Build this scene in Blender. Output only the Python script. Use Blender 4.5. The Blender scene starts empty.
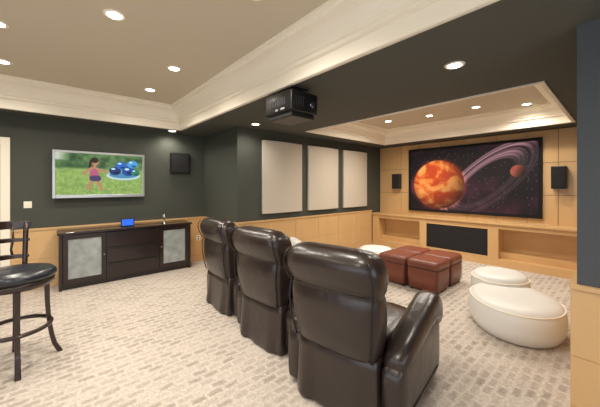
import bpy, math, random
import numpy as np
from mathutils import Vector, Matrix
random.seed(3)
S=bpy.context.scene
try:
    S.view_settings.view_transform='Standard'
except Exception: pass
col=S.collection
H=1.55; F=287.0

def s2l(c):
    return tuple(((x/255)/12.92 if x/255<=0.04045 else ((x/255+0.055)/1.055)**2.4) for x in c)

# ---------------- materials ----------------
def mat(name,rgb,rough=0.6,metal=0,spec=0.5,coat=0,bump=0,bscale=50,vary=0,vscale=3,emit=None,estr=0,stretch=None,rgb2=None):
    m=bpy.data.materials.new(name); m.use_nodes=True
    nt=m.node_tree; b=nt.nodes['Principled BSDF']
    c=s2l(rgb)
    b.inputs['Base Color'].default_value=(*c,1)
    b.inputs['Roughness'].default_value=rough
    b.inputs['Metallic'].default_value=metal
    b.inputs['Specular IOR Level'].default_value=spec
    b.inputs['Coat Weight'].default_value=coat
    tc=nt.nodes.new('ShaderNodeTexCoord'); mp=nt.nodes.new('ShaderNodeMapping')
    nt.links.new(tc.outputs['Object'],mp.inputs['Vector'])
    if stretch: mp.inputs['Scale'].default_value=stretch
    if vary or rgb2:
        n=nt.nodes.new('ShaderNodeTexNoise'); n.inputs['Scale'].default_value=vscale; n.inputs['Detail'].default_value=5
        nt.links.new(mp.outputs[0],n.inputs['Vector'])
        mx=nt.nodes.new('ShaderNodeMix'); mx.data_type='RGBA'
        c2=s2l(rgb2) if rgb2 else tuple(min(1,x*(1-vary)) for x in c)
        mx.inputs[6].default_value=(*c,1); mx.inputs[7].default_value=(*c2,1)
        nt.links.new(n.outputs['Fac'],mx.inputs[0]); nt.links.new(mx.outputs[2],b.inputs['Base Color'])
    if bump:
        n=nt.nodes.new('ShaderNodeTexNoise'); n.inputs['Scale'].default_value=bscale; n.inputs['Detail'].default_value=3
        nt.links.new(tc.outputs['Object'],n.inputs['Vector'])
        bp=nt.nodes.new('ShaderNodeBump'); bp.inputs['Strength'].default_value=bump; bp.inputs['Distance'].default_value=0.02
        nt.links.new(n.outputs['Fac'],bp.inputs['Height']); nt.links.new(bp.outputs[0],b.inputs['Normal'])
    if emit:
        b.inputs['Emission Color'].default_value=(*s2l(emit),1); b.inputs['Emission Strength'].default_value=estr
    return m

M_wall=mat('dark_olive_charcoal_paint',(70,73,65),0.75,bump=0.05,bscale=120,vary=0.08)
M_slate=mat('slate_paint',(76,81,85),0.75,bump=0.05,bscale=120)
M_soffit=mat('dark_soffit_paint',(84,85,78),0.8,bump=0.05,bscale=120)
M_ceil=mat('cream_taupe_ceiling_paint',(210,199,178),0.85,bump=0.03,bscale=90)
M_white=mat('cream_white_trim_paint',(250,242,225),0.6)
M_wood=mat('maple_veneer',(220,182,130),0.35,coat=0.2,rgb2=(206,164,112),vscale=4,stretch=(1,1,0.15))
M_woodd=mat('maple_shadow_gap',(130,90,54),0.6,vary=0.2)
M_esp=mat('espresso_wood',(38,24,24),0.3,coat=0.35,rgb2=(26,15,15),vscale=6,stretch=(0.2,1,4))
M_stoolw=mat('dark_walnut',(48,28,20),0.3,coat=0.4,rgb2=(32,18,13),vscale=8)
M_leather=mat('dark_brown_leather',(50,39,35),0.29,spec=0.6,bump=0.28,bscale=8,vary=0.3)
M_leatherseam=mat('leather_piping',(22,17,16),0.4,vary=0.1)
M_seat=mat('black_seat_leather',(30,34,42),0.28,spec=0.6,bump=0.1,bscale=12)
M_brown=mat('cognac_leather',(130,72,54),0.38,spec=0.5,bump=0.15,bscale=15,rgb2=(104,55,42),vscale=3)
M_brownd=mat('cognac_piping',(80,40,30),0.45,vary=0.1)
M_pouf=mat('white_vinyl',(228,226,222),0.42,bump=0.12,bscale=6,vary=0.05)
M_fabric=mat('cream_acoustic_fabric',(208,197,180),0.95,bump=0.3,bscale=400,vary=0.06,vscale=30)
M_black=mat('black_plastic',(20,20,23),0.35,vary=0.1)
M_blackf=mat('black_velvet',(12,12,13),0.9,vary=0.1)
M_grille=mat('speaker_grille',(28,27,30),0.85,bump=0.5,bscale=500)
M_silver=mat('silver_bezel',(190,192,194),0.3,metal=0.7)
M_vent=mat('vent_grey',(92,92,98),0.5,vary=0.1)
M_chrome=mat('chrome',(210,210,212),0.15,metal=1)
M_lamp=mat('lamp_glow',(255,246,226),0.5,emit=(255,246,228),estr=14)
M_frost=mat('frosted_glass',(182,190,188),0.2,spec=0.6,rgb2=(104,110,112),vscale=9)
M_bluegl=mat('blue_display',(20,60,170),0.3,emit=(30,90,220),estr=0.8,rgb2=(60,120,210),vscale=30)
M_lens=mat('lens_glass',(30,34,60),0.05,spec=1,coat=1)

def carpet():
    m=bpy.data.materials.new('patterned_carpet'); m.use_nodes=True
    nt=m.node_tree; b=nt.nodes['Principled BSDF']; b.inputs['Roughness'].default_value=0.95
    b.inputs['Specular IOR Level'].default_value=0.15
    tc=nt.nodes.new('ShaderNodeTexCoord')
    L=nt.links.new
    wn=nt.nodes.new('ShaderNodeTexNoise'); wn.inputs['Scale'].default_value=12; wn.inputs['Detail'].default_value=3
    L(tc.outputs['Object'],wn.inputs['Vector'])
    va=nt.nodes.new('ShaderNodeVectorMath'); va.operation='SCALE'; va.inputs['Scale'].default_value=0.045
    L(wn.outputs['Color'],va.inputs[0])
    vb=nt.nodes.new('ShaderNodeVectorMath'); vb.operation='ADD'; L(tc.outputs['Object'],vb.inputs[0]); L(va.outputs[0],vb.inputs[1])
    def brick(bw,rh,c1,c2,mo,ms):
        t=nt.nodes.new('ShaderNodeTexBrick'); t.inputs['Scale'].default_value=1
        t.inputs['Brick Width'].default_value=bw; t.inputs['Row Height'].default_value=rh
        t.inputs['Color1'].default_value=(*s2l(c1),1); t.inputs['Color2'].default_value=(*s2l(c2),1)
        t.inputs['Mortar'].default_value=(*s2l(mo),1); t.inputs['Mortar Size'].default_value=ms
        t.inputs['Mortar Smooth'].default_value=1.0
        L(vb.outputs[0],t.inputs['Vector']); return t
    A=brick(0.13,0.075,(206,195,184),(174,162,152),(211,201,190),0.028)
    n=nt.nodes.new('ShaderNodeTexNoise'); n.inputs['Scale'].default_value=50; n.inputs['Detail'].default_value=4
    L(tc.outputs['Object'],n.inputs['Vector'])
    rp=nt.nodes.new('ShaderNodeValToRGB'); rp.color_ramp.elements[0].position=0.35; rp.color_ramp.elements[1].position=0.65
    rp.color_ramp.elements[0].color=(0.68,0.66,0.65,1); rp.color_ramp.elements[1].color=(1,1,1,1)
    L(n.outputs['Fac'],rp.inputs[0])
    m2=nt.nodes.new('ShaderNodeMix'); m2.data_type='RGBA'; m2.blend_type='MULTIPLY'; m2.inputs[0].default_value=0.75
    L(A.outputs['Color'],m2.inputs[6]); L(rp.outputs[0],m2.inputs[7])
    L(m2.outputs[2],b.inputs['Base Color'])
    bp=nt.nodes.new('ShaderNodeBump'); bp.inputs['Strength'].default_value=0.4; bp.inputs['Distance'].default_value=0.01
    L(n.outputs['Fac'],bp.inputs['Height']); L(bp.outputs[0],b.inputs['Normal'])
    return m
M_carpet=carpet()

# ---------------- geometry helpers ----------------
def obj(name,verts,faces,m,parent=None,smooth=False,bevel=0,seg=2,sub=0):
    me=bpy.data.meshes.new(name); me.from_pydata([tuple(v) for v in verts],[],faces); me.validate(); me.update()
    o=bpy.data.objects.new(name,me); col.objects.link(o)
    if m: me.materials.append(m)
    if smooth:
        for p in me.polygons: p.use_smooth=True
    if bevel:
        b=o.modifiers.new('bevel','BEVEL'); b.width=bevel; b.segments=seg; b.limit_method='ANGLE'
    if sub:
        s=o.modifiers.new('sub','SUBSURF'); s.levels=sub; s.render_levels=sub
    if parent: o.parent=parent
    return o
BF=[(0,3,2,1),(4,5,6,7),(0,1,5,4),(1,2,6,5),(2,3,7,6),(3,0,4,7)]
def bv(x0,x1,y0,y1,z0,z1):
    return [(x0,y0,z0),(x1,y0,z0),(x1,y1,z0),(x0,y1,z0),(x0,y0,z1),(x1,y0,z1),(x1,y1,z1),(x0,y1,z1)]
def box(name,x0,x1,y0,y1,z0,z1,m,parent=None,bevel=0,seg=2):
    return obj(name,bv(x0,x1,y0,y1,z0,z1),BF,m,parent,bevel=bevel,seg=seg,smooth=bool(bevel and seg>2))
def boxes(name,lst,m,parent=None,bevel=0):
    V=[];Fc=[]
    for b in lst:
        k=len(V); V+=bv(*b); Fc+=[tuple(i+k for i in f) for f in BF]
    return obj(name,V,Fc,m,parent,bevel=bevel)
def empty(name,loc=(0,0,0),rot=0):
    e=bpy.data.objects.new(name,None); col.objects.link(e); e.location=loc; e.rotation_euler=(0,0,rot); e.empty_display_size=0.1; return e
def se(n,a,b,e):
    out=[]
    for i in range(n):
        t=2*math.pi*i/n; c,s=math.cos(t),math.sin(t)
        out.append((a*math.copysign(abs(c)**(2/e),c),b*math.copysign(abs(s)**(2/e),s)))
    return out
def loft(name,rings,m,parent=None,smooth=True,sub=0):
    n=len(rings[0]); V=[v for r in rings for v in r]; Fc=[]
    for i in range(len(rings)-1):
        for j in range(n):
            Fc.append((i*n+j,i*n+(j+1)%n,(i+1)*n+(j+1)%n,(i+1)*n+j))
    Fc.append(tuple(range(n-1,-1,-1))); Fc.append(tuple((len(rings)-1)*n+j for j in range(n)))
    return obj(name,V,Fc,m,parent,smooth=smooth,sub=sub)
def revolve(name,prof,cx,cy,m,parent=None,n=40,sx=1,sy=1,smooth=True):
    rings=[[(cx+r*sx*math.cos(2*math.pi*j/n),cy+r*sy*math.sin(2*math.pi*j/n),z) for j in range(n)] for r,z in prof]
    return loft(name,rings,m,parent,smooth)
def tube(name,pts,r,m,parent=None,n=10,closed=False,r2=None):
    pts=[Vector(p) for p in pts]; rings=[]
    N=len(pts); up=None
    for i,p in enumerate(pts):
        if closed: d=pts[(i+1)%N]-pts[i-1]
        else: d=pts[min(i+1,N-1)]-pts[max(i-1,0)]
        d.normalize()
        if up is None:
            up=Vector((0,0,1)) if abs(d.z)<0.9 else Vector((1,0,0))
        a=d.cross(up).normalized(); b=a.cross(d).normalized(); up=b
        rr=r if r2 is None else r+(r2-r)*i/(N-1)
        rings.append([tuple(p+a*rr*math.cos(2*math.pi*j/n)+b*rr*math.sin(2*math.pi*j/n)) for j in range(n)])
    if closed:
        V=[v for q in rings for v in q]; Fc=[]
        for i in range(N):
            k=(i+1)%N
            for j in range(n): Fc.append((i*n+j,i*n+(j+1)%n,k*n+(j+1)%n,k*n+j))
        return obj(name,V,Fc,m,parent,smooth=True)
    return loft(name,rings,m,parent)

# ---------------- room constants ----------------
YT=5.9; XC=2.5; YP=4.5; XS=6.92; YR=0.21; XR=2.6; ZS=2.6; ZC=2.97
XW=-3.0; YB=-2.3; TOP=3.2

box('floor',XW-.2,XS+.2,YB-.2,YT+.2,-0.1,0,M_carpet)
box('wall_tv',XW-.15,XC+.2,YT,YT+.15,0,TOP,M_wall)
box('wall_return',XC,XC+.15,YP+.15,YT,0,TOP,M_wall)
box('wall_side',XC,XS+.15,YP,YP+.15,0,TOP,M_wall)
box('wall_screen',XS,XS+.15,YR-.15,YP,0,TOP,M_woodd)
box('wall_theater_right',XR,XS,YR-.15,YR,0,TOP,M_slate)
box('wall_right',XR,XR+.15,YB,YR-.15,0,TOP,M_slate)
boxes('wall_left',[(XW-.15,XW,YB,YT,0,0.4),(XW-.15,XW,YB,YT,2.4,TOP),(XW-.15,XW,YB,-1.9,.4,2.4),(XW-.15,XW,2.6,YT,.4,2.4)],M_wall)
w=[(XW-.1,XW-.04,-1.9,2.6,.4,.46),(XW-.1,XW-.04,-1.9,2.6,2.34,2.4)]
for y in (-1.9,-.42,1.06,2.54): w.append((XW-.1,XW-.04,y,y+.06,.46,2.34))
boxes('added_fill_window',w,M_white)  # unseen window, added so daylight reaches the column, chair backs and screen wall
boxes('wall_back',[(XW-.15,XR+.15,YB-.15,YB,0,0.4),(XW-.15,XR+.15,YB-.15,YB,2.4,TOP),
      (XW-.15,-2.6,YB-.15,YB,0.4,2.4),(2.2,XR+.15,YB-.15,YB,0.4,2.4)],M_wall)
w=[(-2.6,2.2,YB-.1,YB-.04,.4,.46),(-2.6,2.2,YB-.1,YB-.04,2.34,2.4)]
for x in (-2.6,-1.41,-.23,.95,2.14): w.append((x,x+.06,YB-.1,YB-.04,.46,2.34))
boxes('window_1',w,M_white)

# ceiling: soffit with tray openings
T1=(-2.5,1.86,-1.8,5.48); T2=(3.75,6.4,.57,4.02)
sof=[(XW,T1[0],YB,YT,ZS,TOP),(T1[0],T1[1],YB,T1[2],ZS,TOP),(T1[0],T1[1],T1[3],YT,ZS,TOP),
     (T1[1],XC,YB,YT,ZS,TOP),(XC,T2[0],YB,YP,ZS,TOP),
     (T2[0],T2[1],YR-.15,T2[2],ZS,TOP),(T2[0],T2[1],T2[3],YP,ZS,TOP),(T2[1],XS,YR-.15,YP,ZS,TOP)]
boxes('ceiling_soffit',sof,M_soffit)
boxes('ceiling',[(T1[0],T1[1],T1[2],T1[3],ZC,TOP-.01),(T2[0],T2[1],T2[2],T2[3],ZC-.05,TOP-.01)],M_ceil)
def crown(name,T,prof,m):
    x0,x1,y0,y1=T; rings=[]
    for d,z in prof: rings.append([(x0+d,y0+d,z),(x1-d,y0+d,z),(x1-d,y1-d,z),(x0+d,y1-d,z)])
    V=[v for r in rings for v in r]; Fc=[]
    for i in range(len(rings)-1):
        for j in range(4): Fc.append((i*4+j,(i+1)*4+j,(i+1)*4+(j+1)%4,i*4+(j+1)%4))
    return obj(name,V,Fc,m)
def prof(z0,zt):
    P=[(-.035,z0-.001),(-.035,z0-.015),(.0,z0-.018),(.012,z0-.01),(.012,z0+.11),(.045,z0+.12),(.045,z0+.15),(.065,z0+.16)]
    a=z0+.16; hgt=zt-a-.07
    for i in range(1,7):
        t=i/6*math.pi/2
        P.append((.065+.12*(1-math.cos(t)),a+hgt*math.sin(t)))
    P+=[(.21,zt-.065),(.21,zt-.03),(.245,zt-.02),(.245,zt)]
    return P
crown('trim_1',T1,prof(ZS,ZC),M_white)
crown('trim_2',T2,prof(ZS,ZC-.05),M_white)

# ---------------- wainscot ----------------
def wains(name,axis,fixed,sgn,a0,a1,z1=0.88,pw=0.62,th=0.022):
    P=[];n=max(1,round((a1-a0)/pw)); st=(a1-a0)/n; g=.003
    def add(lo,hi,d0,d1,za,zb):
        f0,f1=sorted((fixed+sgn*d0,fixed+sgn*d1))
        P.append((lo,hi,f0,f1,za,zb) if axis=='x' else (f0,f1,lo,hi,za,zb))
    for i in range(n):
        add(a0+i*st+g,a0+(i+1)*st-g,.004,th,.115,z1/2-g)
        add(a0+i*st+g,a0+(i+1)*st-g,.004,th,z1/2+g,z1)
    add(a0,a1,0.001,th-.006,.0,z1)
    add(a0,a1,0.001,th+.012,0.0,.11)
    add(a0,a1,0.001,th+.016,z1,z1+.03)
    return boxes(name,P,M_wood,bevel=.002)
wains('trim_wainscot_tv','x',YT,-1,-.4,XC)
wains('trim_wainscot_return','y',XC,-1,YP-.03,YT-.03)
wains('trim_wainscot_side','x',YP,-1,XC-.0,6.5)
wains('trim_wainscot_right','y',XR,-1,YB,YR+.03)
wains('trim_wainscot_theater_right','x',YR,1,XR,6.5)

P=[]; g=.0035
ys=[YR+.02,.80,1.25,1.75,2.3,2.85,3.4,3.85,YP-.02]; zs=[.80,1.38,1.98,2.58]
for i in range(len(ys)-1):
    for j in range(3): P.append((XS-.025,XS-.001,ys[i]+g,ys[i+1]-g,zs[j]+g,zs[j+1]-g))
boxes('trim_screen_wall_panels',P,M_wood,bevel=.002)

# built-in media base
e=empty('built_in_media_cabinet')
XF=6.52
box('counter',XF-.03,XS-.026,YR+.03,YP-.03,.80,.84,M_wood,e,bevel=.004)
box('plinth',XF+.0,XS-.03,YR+.03,YP-.03,.0,.14,M_wood,e)
box('back',XS-.06,XS-.03,YR+.03,YP-.03,.14,.80,M_wood,e)
fr=[(XF,XS-.06,1.62,1.80,.14,.80),(XF,XS-.06,3.02,3.18,.14,.80),(XF,XS-.06,YR+.03,.36,.14,.80),(XF,XS-.06,4.28,YP-.03,.14,.80),
    (XF,XS-.06,.36,1.62,.72,.80),(XF,XS-.06,3.18,4.28,.72,.80),(XF,XS-.06,1.80,3.02,.73,.80)]
boxes('frame',fr,M_wood,e,bevel=.003)
boxes('low_shelves',[(XF+.14,XS-.06,.36,1.62,.14,.26),(XF+.14,XS-.06,3.18,4.28,.14,.26)],M_wood,e)
box('speaker_grille',XF+.005,XF+.04,1.81,3.01,.17,.70,M_grille,e,bevel=.004)
boxes('grille_frame',[(XF-.004,XF+.03,1.80,3.02,.14,.17),(XF-.004,XF+.03,1.80,3.02,.70,.73)],M_wood,e)

# ---------------- painted screens (vertex colours) ----------------
def paint_mat(name,strength):
    m=bpy.data.materials.new(name); m.use_nodes=True; nt=m.node_tree; b=nt.nodes['Principled BSDF']
    a=nt.nodes.new('ShaderNodeVertexColor'); a.layer_name='pic'
    b.inputs['Base Color'].default_value=(.01,.01,.01,1); b.inputs['Roughness'].default_value=.6; b.inputs['Specular IOR Level'].default_value=.2
    nt.links.new(a.outputs['Color'],b.inputs['Emission Color']); b.inputs['Emission Strength'].default_value=strength
    return m
def picture(name,origin,du,dv,img,m,parent):
    h,w,_=img.shape
    o=np.array(origin);du=np.array(du);dv=np.array(dv)
    U,Vv=np.meshgrid(np.linspace(0,1,w),np.linspace(0,1,h))
    co=o+U[...,None]*du+Vv[...,None]*dv
    idx=np.arange(h*w).reshape(h,w)
    f=np.stack([idx[:-1,:-1],idx[:-1,1:],idx[1:,1:],idx[1:,:-1]],-1).reshape(-1,4)
    ob=obj(name,co.reshape(-1,3).tolist(),f.tolist(),m,parent)
    at=ob.data.color_attributes.new('pic','FLOAT_COLOR','POINT')
    c=np.clip(img,0,1); lin=np.where(c<=.04045,c/12.92,((c+.055)/1.055)**2.4)
    buf=np.ones((h*w,4),dtype=np.float32); buf[:,:3]=lin.reshape(-1,3)
    at.data.foreach_set('color',buf.ravel())
    return ob
def vnoise(X,Y,seed,sc):
    r=np.random.RandomState(seed); G=r.rand(64,64)
    x=X*sc;y=Y*sc; xi=np.floor(x).astype(int);yi=np.floor(y).astype(int); fx=x-xi;fy=y-yi
    fx=fx*fx*(3-2*fx);fy=fy*fy*(3-2*fy)
    g=lambda a,b:G[a%64,b%64]
    return (g(xi,yi)*(1-fx)+g(xi+1,yi)*fx)*(1-fy)+(g(xi,yi+1)*(1-fx)+g(xi+1,yi+1)*fx)*fy
def fbm(X,Y,seed,sc): return sum(vnoise(X,Y,seed+i,sc*2**i)/2**(i+1) for i in range(4))
def sm(a,b,x):
    t=np.clip((x-a)/(b-a),0,1); return t*t*(3-2*t)
def blend(img,mask,c):
    return img*(1-mask[...,None])+np.asarray(c)*mask[...,None]

w_,h_=400,232
X,Y=np.meshgrid(np.linspace(0,1.74,w_),np.linspace(0,1,h_))
img=np.zeros((h_,w_,3))+np.array([.07,.035,.06])
neb=fbm(X,Y,5,2.5)
img+= (sm(.35,.8,neb)*.22)[...,None]*np.array([1,.42,.6])
st=np.random.RandomState(9).rand(h_,w_)>.998; img[st]=[.8,.75,.75]
cx,cy,an=1.13,.46,math.radians(42)
dx=X-cx;dy=Y-cy; u=dx*math.cos(an)+dy*math.sin(an); v=-dx*math.sin(an)+dy*math.cos(an)
rr=np.sqrt((u/.80)**2+(v/.32)**2)
band=sm(.55,.60,rr)*(1-sm(.97,1.03,rr))
strip=.5+.25*np.sin(rr*80)+.15*np.sin(rr*37+1)
gap=1-.8*sm(.79,.81,rr)*(1-sm(.83,.85,rr))
back=.30+.70*sm(-.10,.12,v)
al=(band*gap*back)[...,None]*.95
rc=np.stack([.50*strip+.30,.37*strip+.22,.38*strip+.24],-1)
img=img*(1-al)+rc*al
cx,cy,R=.46,.42,.40
d=np.sqrt((X-cx)**2+(Y-cy)**2); nn=fbm(X+.3*fbm(X,Y,31,4),Y+.2*fbm(X,Y,33,4),20,9)
lit=np.clip(1.05-.55*((X-cx)*.5-(Y-cy)*.5)/R-.35*(d/R)**4,0.15,1.15)
pc=np.stack([(.74+.22*sm(.3,.7,nn))*lit,(.26+.36*sm(.32,.72,nn))*lit,(.11+.22*sm(.35,.75,nn))*lit],-1)
mk=1-sm(R-.006,R+.006,d); img=img*(1-mk[...,None])+pc*mk[...,None]
gl=np.clip(1-(d-R)/.06,0,1)*(d>R)*.25; img+=gl[...,None]*np.array([1,.35,.15])
cx,cy,R=1.52,.60,.085; d=np.sqrt((X-cx)**2+(Y-cy)**2)
lit=np.clip(.8-.6*((X-cx)-(Y-cy)*.5)/R,0.1,1.15); pc=np.stack([.60*lit,.34*lit*(.6+nn*.6),.22*lit],-1)
mk=1-sm(R-.006,R+.006,d); img=img*(1-mk[...,None])+pc*mk[...,None]
M_pic=paint_mat('projected_image',0.95)
e=empty('projection_screen')
y0,y1,z0,z1=1.015,3.62,.94,2.455; xs=XS-.03
boxes('frame',[(xs-.05,xs,y0,y0+.05,z0,z1),(xs-.05,xs,y1-.05,y1,z0,z1),(xs-.05,xs,y0+.05,y1-.05,z0,z0+.05),(xs-.05,xs,y0+.05,y1-.05,z1-.05,z1)],M_blackf,e,bevel=.004)
box('backing',xs-.03,xs,y0+.05,y1-.05,z0+.05,z1-.05,M_blackf,e)
picture('projected_picture',(xs-.034,y1-.055,z0+.055),(0,-(y1-y0-.11),0),(0,0,z1-z0-.11),img,M_pic,e)

# TV picture
w_,h_=260,150
X,Y=np.meshgrid(np.linspace(0,1.78,w_),np.linspace(0,1,h_))
n1=fbm(X,Y,40,9); n2=fbm(X,Y,50,22)
img=np.stack([.44+.25*n2,.56+.25*n2,.30+.14*n2],-1)
top=sm(.62,.70,Y+.05*n1); leaf=np.stack([.12+.40*n1,.22+.48*n1,.14+.28*n1],-1)
img=img*(1-top[...,None])+leaf*top[...,None]
lt=sm(.80,.86,Y)*sm(.3,.0,X) ; img=blend(img,lt,[.8,.82,.75])
def ell(img,cx,cy,rx,ry,c,a=0):
    a=math.radians(a);dx=X-cx;dy=Y-cy;u=dx*math.cos(a)+dy*math.sin(a);v=-dx*math.sin(a)+dy*math.cos(a)
    q=np.sqrt((u/rx)**2+(v/ry)**2); return blend(img,1-sm(.94,1.04,q),c)
def cap(img,x0,y0,x1,y1,r0,r1,c):
    dx,dy=x1-x0,y1-y0;t=np.clip(((X-x0)*dx+(Y-y0)*dy)/(dx*dx+dy*dy),0,1)
    d=np.sqrt((X-x0-t*dx)**2+(Y-y0-t*dy)**2); r=r0+(r1-r0)*t
    return blend(img,1-sm(-.006,.006,d-r),c)
img=ell(img,1.35,.48,.38,.12,(.75,.85,.85)); img=ell(img,1.35,.50,.32,.09,(.30,.55,.72))
for (cx,cy,r,c) in [(1.16,.60,.13,(.12,.22,.45)),(1.30,.74,.12,(.15,.42,.78)),(1.46,.60,.15,(.10,.30,.62)),(1.55,.78,.12,(.30,.62,.88)),(1.62,.56,.10,(.20,.50,.40))]:
    img=ell(img,cx,cy,r,r*.85,c); img=ell(img,cx-.04,cy+.05,r*.35,r*.2,(.75,.88,.95)); img=ell(img,cx+.03,cy-.05,r*.5,r*.25,tuple(k*.6 for k in c))
sk=(.74,.52,.42)
img=cap(img,.70,.38,.60,.16,.045,.025,sk); img=cap(img,.60,.16,.66,.12,.022,.018,sk)
img=cap(img,.78,.38,.86,.14,.045,.025,sk); img=cap(img,.86,.14,.92,.12,.022,.018,sk)
img=cap(img,.73,.44,.72,.62,.10,.075,(.72,.36,.50)); img=cap(img,.70,.40,.80,.40,.07,.07,(.30,.24,.40))
img=cap(img,.67,.64,.50,.50,.035,.022,sk); img=cap(img,.79,.63,.98,.56,.035,.022,sk)
img=cap(img,.73,.66,.74,.74,.03,.03,sk); img=ell(img,.75,.81,.07,.085,sk); img=ell(img,.735,.85,.08,.07,(.20,.13,.10))
img=cap(img,.66,.82,.63,.68,.03,.02,(.20,.13,.10))
e=empty('television')
y=YT-.02; x0,x1,z0,z1=.06,1.33,1.36,2.11
box('wall_bracket',.5,.9,y-.03,YT,1.55,1.95,M_black,e)
box('body',x0+.01,x1-.01,y-.085,y-.03,z0+.01,z1-.01,M_black,e,bevel=.008)
boxes('bezel',[(x0,x0+.035,y-.10,y-.07,z0,z1),(x1-.035,x1,y-.10,y-.07,z0,z1),(x0+.035,x1-.035,y-.10,y-.07,z0,z0+.05),(x0+.035,x1-.035,y-.10,y-.07,z1-.035,z1)],M_silver,e,bevel=.004)
picture('screen_picture',(x0+.035,y-.088,z0+.05),(x1-x0-.07,0,0),(0,0,z1-z0-.085),img,paint_mat('tv_image',1.0),e)

e=empty('wall_speaker')
box('cabinet',1.80,2.17,YT-.06,YT-.002,1.80,2.20,M_black,e,bevel=.008)
box('grille',1.82,2.15,YT-.07,YT-.058,1.82,2.18,M_grille,e,bevel=.004)
e=empty('light_switch')
box('plate',-.26,-.17,YT-.008,YT-.001,1.22,1.32,M_white,e,bevel=.003)
box('toggle',-.235,-.195,YT-.016,YT-.008,1.25,1.30,M_white,e,bevel=.003)
e=empty('wall_outlet')
box('plate',2.32,2.40,YT-.034,YT-.020,.42,.53,M_white,e,bevel=.003)
boxes('sockets',[(2.345,2.375,YT-.037,YT-.033,.435,.465),(2.345,2.375,YT-.037,YT-.033,.485,.515)],M_vent,e)

def sat(yc,w,z0,z1):
    e=empty('bookshelf_speaker')
    box('cabinet',XS-.03-.16,XS-.028,yc-w/2,yc+w/2,z0,z1,M_black,e,bevel=.008)
    box('grille',XS-.03-.172,XS-.03-.158,yc-w/2+.01,yc+w/2-.01,z0+.01,z1-.01,M_grille,e,bevel=.005)
sat(3.93,.19,1.48,1.86); sat(.78,.20,1.50,1.90)

for a,b in ((3.01,3.99),(4.17,5.13),(5.32,6.26)):
    N=14; rings=[]
    for i in range(N+1):
        t=i/N; x=a+(b-a)*t; q=.045+.035*math.sin(math.pi*t)
        rings.append([(x,YP-.002,1.03),(x,YP-q,1.03),(x,YP-q,2.41),(x,YP-.002,2.41)])
    o=loft('acoustic_panel',rings,M_fabric,None,smooth=False)
    bb=o.modifiers.new('b','BEVEL'); bb.width=.006; bb.segments=2; bb.limit_method='ANGLE'; bb.angle_limit=1.0

e=empty('door_1')
boxes('casing',[(-.5,-.4,YT-.03,YT-.001,0,2.25),(-1.42,-1.32,YT-.03,YT-.001,0,2.25),(-1.32,-.5,YT-.03,YT-.001,2.15,2.25)],M_white,e,bevel=.006)
boxes('door_slab',[(-1.31,-.51,YT-.02,YT-.001,0.01,2.14),(-1.2,-.96,YT-.028,YT-.02,.2,.95),(-.86,-.62,YT-.028,YT-.02,.2,.95),(-1.2,-.96,YT-.028,YT-.02,1.1,1.98),(-.86,-.62,YT-.028,YT-.02,1.1,1.98)],M_white,e,bevel=.004)
tube('handle',[(-.56,YT-.02,1.0),(-.56,YT-.06,1.0),(-.66,YT-.065,1.0)],.01,M_chrome,e)

# ---------------- console under TV ----------------
e=empty('media_console')
x0,x1,ya,yb,zt=.13,2.05,5.47,5.85,.86
box('top',x0-.02,x1+.02,ya-.02,yb,zt-.035,zt,M_esp,e,bevel=.005)
boxes('carcass',[(x0,x0+.04,ya+.0,yb,.0,zt-.035),(x1-.04,x1,ya,yb,.0,zt-.035),(x0+.04,x1-.04,ya+.03,yb,.06,.10),(x0+.04,x1-.04,yb-.02,yb,.10,zt-.035),
   (.69,.72,ya+.02,yb-.02,.1,zt-.035),(1.49,1.52,ya+.02,yb-.02,.1,zt-.035),(x0+.04,x1-.04,ya+.05,yb,0,.06)],M_esp,e,bevel=.002)
dr=[]
for k in range(3):
    za=.08+k*.245; dr.append((.715,1.495,ya-.005,ya+.02,za,za+.238))
boxes('drawers',dr,M_esp,e,bevel=.004)
boxes('drawer_pulls',[(.73,1.48,ya-.012,ya-.003,.08+k*.245+.21,.08+k*.245+.225) for k in range(3)],M_black,e)
for k,(a,b) in enumerate(((.175,.705),(1.505,2.005))):
    boxes('door_frame_%d'%k,[(a,a+.06,ya-.005,ya+.02,.08,zt-.045),(b-.06,b,ya-.005,ya+.02,.08,zt-.045),(a+.06,b-.06,ya-.005,ya+.02,.08,.16),(a+.06,b-.06,ya-.005,ya+.02,zt-.11,zt-.045)],M_esp,e,bevel=.003)
    box('door_glass_%d'%k,a+.06,b-.06,ya+.006,ya+.012,.16,zt-.11,M_frost,e)
    tube('door_knob_%d'%k,[((b-.025 if k==0 else a+.025),ya-.005,.47),((b-.025 if k==0 else a+.025),ya-.025,.47)],.01,M_chrome,e)
e=empty('digital_photo_frame')
box('frame',.93,1.13,5.60,5.62,.862,1.00,M_black,e,bevel=.004)
box('display',.945,1.115,5.595,5.601,.88,.985,M_bluegl,e)
box('stand',1.0,1.06,5.62,5.68,.862,.90,M_black,e)
revolve('trophy_figurine',[(.045,.861),(.045,.875),(.015,.885),(.012,.93),(.03,.96),(.036,.99),(.028,1.02),(.012,1.03)],1.62,5.62,M_chrome,n=20)

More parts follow.
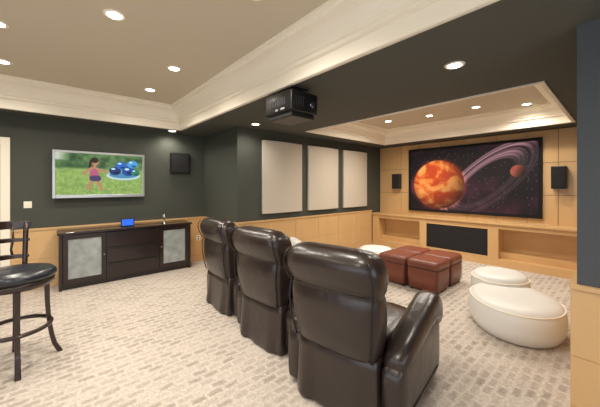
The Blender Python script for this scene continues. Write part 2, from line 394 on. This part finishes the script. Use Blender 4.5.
# ---------------- downlights ----------------
def downlight(x,y,z,power=24,r=.055):
    e=empty('recessed_downlight',(x,y,z))
    revolve('trim_ring',[(r,-.001),(r+.004,-.010),(r+.024,-.008),(r+.028,-.001)],0,0,M_white,e,n=28)
    revolve('lamp',[(.005,-.011),(r-.002,-.0105),(r,-.0005)],0,0,M_lamp,e,n=28)
    if power:
        l=bpy.data.lights.new('bulb','SPOT'); l.energy=power; l.color=(1,.92,.80); l.spot_size=math.radians(160); l.spot_blend=.8; l.shadow_soft_size=.07
        lo=bpy.data.objects.new('bulb',l); col.objects.link(lo); lo.parent=e; lo.location=(0,0,-.03)
for x,y in ((.42,2.8),(-.38,4.69),(1.15,3.6),(1.14,4.63),(-.33,3.62),(-1.6,2.6),(.42,.9),(-1.2,.9),(1.15,1.8)):
    downlight(x,y,ZC,84)
for x,y in ((2.65,.98),(2.65,4.14),(1.78,5.68)): downlight(x,y,ZS,32)
for x,y in ((5.57,1.71),(4.7,1.08),(5.4,3.31),(5.57,2.52),(6.0,1.09),(4.7,3.31),(4.7,2.4)):
    downlight(x,y,ZC-.05,70)

# ---------------- projector ----------------
e=empty('ceiling_projector')
px0,px1,py0,py1=1.84,2.22,2.22,2.68
box('mount_plate',1.95,2.15,2.3,2.5,ZS-.02,ZS-.001,M_black,e)
tube('mount_pole',[(2.05,2.4,ZS-.02),(2.05,2.4,2.5)],.025,M_black,e)
box('body',px0,px1,py0,py1,2.32,2.54,M_black,e,bevel=.02,seg=3)
box('lower_body',px0+.03,px1-.03,py0+.03,py1-.03,2.27,2.33,M_black,e,bevel=.01)
boxes('vents',[(px0-.004,px0+.01,py0+.10+i*.03,py0+.112+i*.03,2.40,2.47) for i in range(9)],M_vent,e)
boxes('side_vents',[(px0+.04+i*.03,px0+.055+i*.03,py0-.004,py0+.01,2.38,2.48) for i in range(5)],M_grille,e)
tube('lens',[(px1-.01,2.4,2.41),(px1+.05,2.4,2.41)],.05,M_lens,e,n=20)
boxes('ports',[(px0-.006,px0+.004,2.33,2.39,2.345,2.365),(px0-.006,px0+.004,2.44,2.48,2.345,2.365)],M_silver,e)
tube('side_knob',[(2.12,py0+.005,2.41),(2.12,py0-.02,2.41)],.03,M_lens,e,n=20)

# ---------------- recliners ----------------
def recliner(x,y,deg):
    e=empty('leather_recliner',(x,y,0),math.radians(deg))
    N=44
    def ringz(z,xc,hx,hy,ex): return [(xc+a,b,z) for a,b in se(N,hx,hy,ex)]
    BK=[(.40,-.33,.05,.25),(.41,-.335,.09,.29),(.45,-.345,.115,.315),(.55,-.355,.128,.335),(.66,-.365,.138,.347),(.76,-.375,.130,.351),(.83,-.382,.112,.352),(.858,-.386,.096,.346),
          (.885,-.390,.114,.360),(.95,-.398,.144,.370),(1.01,-.404,.154,.368),(1.06,-.410,.144,.354),(1.10,-.414,.117,.328),(1.125,-.417,.080,.288),(1.137,-.418,.038,.22)]
    loft('backrest',[ringz(z,xc,hx,hy,3.6) for z,xc,hx,hy in BK],M_leather,e)
    rows=[(.42,-.18,.04,.22),(.44,-.18,.09,.26),(.55,-.21,.12,.285),(.68,-.24,.11,.285),(.74,-.26,.08,.28),(.80,-.27,.11,.285),(.95,-.29,.13,.285),(1.03,-.31,.11,.265),(1.07,-.33,.05,.2)]
    loft('back_cushion',[ringz(z,xc,hx,hy,3.2) for z,xc,hx,hy in rows],M_leather,e)
    rings=[]
    for z,xc,hx,hy in [(.02,-.365,.085,.325),(.04,-.365,.09,.33),(.2,-.36,.080,.325),(.36,-.352,.078,.318),(.44,-.348,.082,.318),(.455,-.345,.06,.30)]:
        r=[]
        for a,b in se(96,hx,hy,6):
            fold=.016*math.sin(b*31+.6)*max(0,(1-z/.45))
            r.append((xc+a-(fold if a<0 else 0),b,z))
        rings.append(r)
    loft('rear_skirt',rings,M_leather,e)
    box('base',-.34,.42,-.29,.29,.06,.36,M_leather,e,bevel=.03,seg=3)
    def ringx(xx,yc,zc,hy,hz,ex): return [(xx,yc+a,zc+b) for a,b in se(N,hy,hz,ex)]
    loft('seat_cushion',[ringx(xx,0,zc,hy,hz,3.5) for xx,zc,hy,hz in [(-.28,.42,.2,.04),(-.25,.42,.27,.08),(0,.42,.29,.085),(.3,.43,.295,.095),(.42,.42,.29,.085),(.46,.41,.25,.05),(.47,.41,.15,.02)]],M_leather,e)
    loft('footrest',[ringz(z,xc,hx,hy,4) for z,xc,hx,hy in [(.07,.43,.03,.25),(.10,.43,.05,.28),(.25,.44,.055,.285),(.36,.445,.05,.28),(.39,.445,.02,.24)]],M_leather,e)
    for s,nm in ((1,'left'),(-1,'right')):
        yc=s*.392
        rr=[(-.38,.05,.34,.05),(-.36,.03,.41,.070),(-.28,.03,.46,.078),(0,.03,.52,.082),(.22,.03,.56,.084),(.38,.03,.57,.084),(.44,.035,.55,.080),(.48,.05,.50,.064),(.49,.1,.42,.03)]
        loft('arm_'+nm,[ringx(xx,yc,(zb+zt)/2,hy,(zt-zb)/2,5) for xx,zb,zt,hy in rr],M_leather,e)
        rr=[(-.35,.42,.03,.04),(-.33,.43,.070,.060),(-.2,.47,.090,.075),(0,.515,.094,.084),(.2,.558,.098,.094),(.36,.578,.101,.106),(.44,.560,.100,.122),(.495,.520,.092,.130),(.528,.485,.070,.11),(.54,.465,.03,.05)]
        loft('arm_pad_'+nm,[ringx(xx,yc+s*.002,zc,hy,hz,2.8) for xx,zc,hy,hz in rr],M_leather,e)
        yy=yc+s*.085
        tube('side_seam_'+nm,[(-.33,yy-s*.006,.12),(0,yy-s*.002,.12),(.38,yy,.12)],.0045,M_leatherseam,e,n=6)
        tube('back_piping_'+nm,[(xc-hx*.88,s*hy*.945,z) for z,xc,hx,hy in BK[2:13]],.006,M_leatherseam,e,n=6)
    tube('back_seam',[(-.348-.083,t*.305,.452) for t in np.linspace(-1,1,9)],.006,M_leatherseam,e,n=6)
    tube('headrest_seam',[(-.386-.096+.004*t*t,t*.31,.858) for t in np.linspace(-1,1,9)],.004,M_leatherseam,e,n=6)
recliner(1.89,1.40,9)
recliner(1.98,2.41,4)
recliner(2.04,3.41,-2)

# ---------------- ottomans ----------------
for i,(x,y) in enumerate(((4.34,1.98),(4.34,2.47),(4.83,1.98),(4.83,2.47))):
    e=empty('leather_ottoman',(x,y,0))
    N=44
    for nm,rows in (('body',[(.03,.21),(.04,.225),(.2,.232),(.32,.232),(.335,.226)]),('lid_cushion',[(.337,.226),(.345,.236),(.40,.240),(.435,.234),(.452,.21),(.458,.16),(.46,.08)])):
        loft(nm,[[(a,b,z) for a,b in se(N,h,h,9)] for z,h in rows],M_brown,e)
    for sx in (-1,1):
        for sy in (-1,1):
            box('foot_%d%d'%(sx,sy),sx*.17-.02,sx*.17+.02,sy*.17-.02,sy*.17+.02,0,.035,M_black,e)
            tube('corner_piping_%d%d'%(sx,sy),[(sx*.222,sy*.222,.05),(sx*.224,sy*.224,.33)],.004,M_brownd,e,n=6)
    tube('lid_piping',[(a,b,.338) for a,b in se(N,.236,.236,9)],.005,M_brownd,e,n=6,closed=True)

# ---------------- white poufs ----------------
def pouf_part(e,tag,x,y,R,h,sx=1,sy=1,bean=0,rot=0):
    n=64; cr,sr=math.cos(rot),math.sin(rot)
    def ring(r,z):
        out=[]
        for j in range(n):
            t=2*math.pi*j/n
            k=1-bean*max(0,math.cos(t-1.9))**4
            a,b=r*k*sx*math.cos(t),r*k*sy*math.sin(t)
            out.append((x+a*cr-b*sr,y+a*sr+b*cr,z))
        return out
    pr=[(R*.80,.0),(R*.90,.02),(R*.97,.08),(R,.16*h/.4),(R*1.0,.26*h/.4),(R*.975,h*.82),(R*.92,h*.92),(R*.82,h*.98),(R*.5,h*1.01),(R*.1,h*1.02)]
    loft(tag,[ring(r,z) for r,z in pr],M_pouf,e)
    tube(tag+'_piping',ring(R*.965,h*.865),.006,M_white,e,n=6,closed=True)
e=empty('white_lounge_pouf')
pouf_part(e,'seat',3.85,.82,.47,.36,1.12,.93,0.06,.4)
pouf_part(e,'backrest_bolster',4.36,1.07,.33,.45,1.05,.95)
e=empty('white_pouf')
pouf_part(e,'body',4.6,3.08,.32,.41)
e=empty('white_tub_chair',(3.57,3.84,0),math.radians(-30))
revolve('seat',[(.26,0),(.29,.03),(.30,.3),(.28,.37),(.2,.40),(.03,.41)],0,0,M_pouf,e,n=40)
rings=[]
for i in range(17):
    a=math.radians(90+i*180/16); 
    hh=.40+.22*math.sin(math.pi*i/16)**.6
    c,s=math.cos(a),math.sin(a)
    rings.append([((.29+p)*c,(.29+p)*s,z) for p,z in [(-.03,.1),(.03,.1),(.05,.25),(.045,hh-.03),(.02,hh),(-.02,hh),(-.05,hh-.04),(-.05,.25)]])
loft('backrest',rings,M_pouf,e)

# ---------------- bar stool ----------------
e=empty('bar_stool',(-.20,3.50,0),math.radians(-40))
revolve('seat_cushion',[(.21,.735),(.25,.74),(.27,.765),(.268,.795),(.24,.82),(.17,.835),(.04,.84)],0,0,M_seat,e,n=48)
revolve('seat_ring',[(.19,.68),(.25,.685),(.256,.72),(.25,.74),(.1,.742)],0,0,M_stoolw,e,n=48)
for k,a in enumerate((45,135,225,315)):
    a=math.radians(a); c,s=math.cos(a),math.sin(a)
    pts=[]
    for i in range(9):
        t=i/8; z=.70*(1-t); r=.20+.065*t-.02*math.sin(math.pi*t)+(.03*max(0,t-.85)/.15)
        pts.append((r*c,r*s,z))
    rings=[]
    for i,p in enumerate(pts):
        w_=.028-.004*math.sin(math.pi*i/8)
        rings.append([(p[0]+w_*math.cos(q),p[1]+w_*math.sin(q),p[2]) for q in [a+math.pi/4+j*math.pi/2 for j in range(4)]])
    o=loft('leg_%d'%k,rings,M_stoolw,e,smooth=False); b=o.modifiers.new('b','BEVEL'); b.width=.005; b.limit_method='ANGLE'
tube('footrest_ring',[(.23*math.cos(2*math.pi*j/40),.23*math.sin(2*math.pi*j/40),.32) for j in range(40)],.018,M_stoolw,e,closed=True)
def bk(a,r,z): a=math.radians(a); return (r*math.cos(a),r*math.sin(a),z)
for k,a in enumerate((120,240)):
    tube('back_post_%d'%k,[bk(a,.235,.68),bk(a,.25,.82),bk(a,.262,.95),bk(a,.28,1.1),bk(a,.292,1.2)],.02,M_stoolw,e)
def rail(nm,r,z,hz,a0=114,a1=246):
    rings=[]
    for i in range(17):
        a=a0+(a1-a0)*i/16; bow=.02*math.sin(math.pi*i/16)
        rings.append([bk(a,r-.014,z-hz),bk(a,r+.014,z-hz),bk(a,r+.018,z+hz+bow),bk(a,r-.012,z+hz+bow)])
    o=loft(nm,rings,M_stoolw,e,smooth=False); b=o.modifiers.new('b','BEVEL'); b.width=.006; b.segments=2; b.limit_method='ANGLE'
rail('top_rail',.292,1.18,.03); rail('mid_rail',.272,1.04,.012); rail('low_rail',.255,.89,.014)
for k in range(4):
    a=138+k*28
    tube('splat_%d'%k,[bk(a,.255,.89),bk(a+3,.26,.96),bk(a,.272,1.04),bk(a,.285,1.17)],.009,M_stoolw,e,n=8)

# ---------------- world, camera ----------------
W=bpy.data.worlds.new('World'); S.world=W; W.use_nodes=True
W.node_tree.nodes['Background'].inputs[0].default_value=(.88,.93,1,1)
W.node_tree.nodes['Background'].inputs[1].default_value=2.3

cam=bpy.data.cameras.new('camera'); co=bpy.data.objects.new('camera',cam); col.objects.link(co)
cam.sensor_fit='HORIZONTAL'; cam.sensor_width=36; cam.lens=36*F/600; cam.shift_y=-17.5/600; cam.clip_start=.05
co.location=(0,0,H)
co.rotation_euler=(math.radians(90),0,-math.atan2(.6613,.7501))
S.camera=co
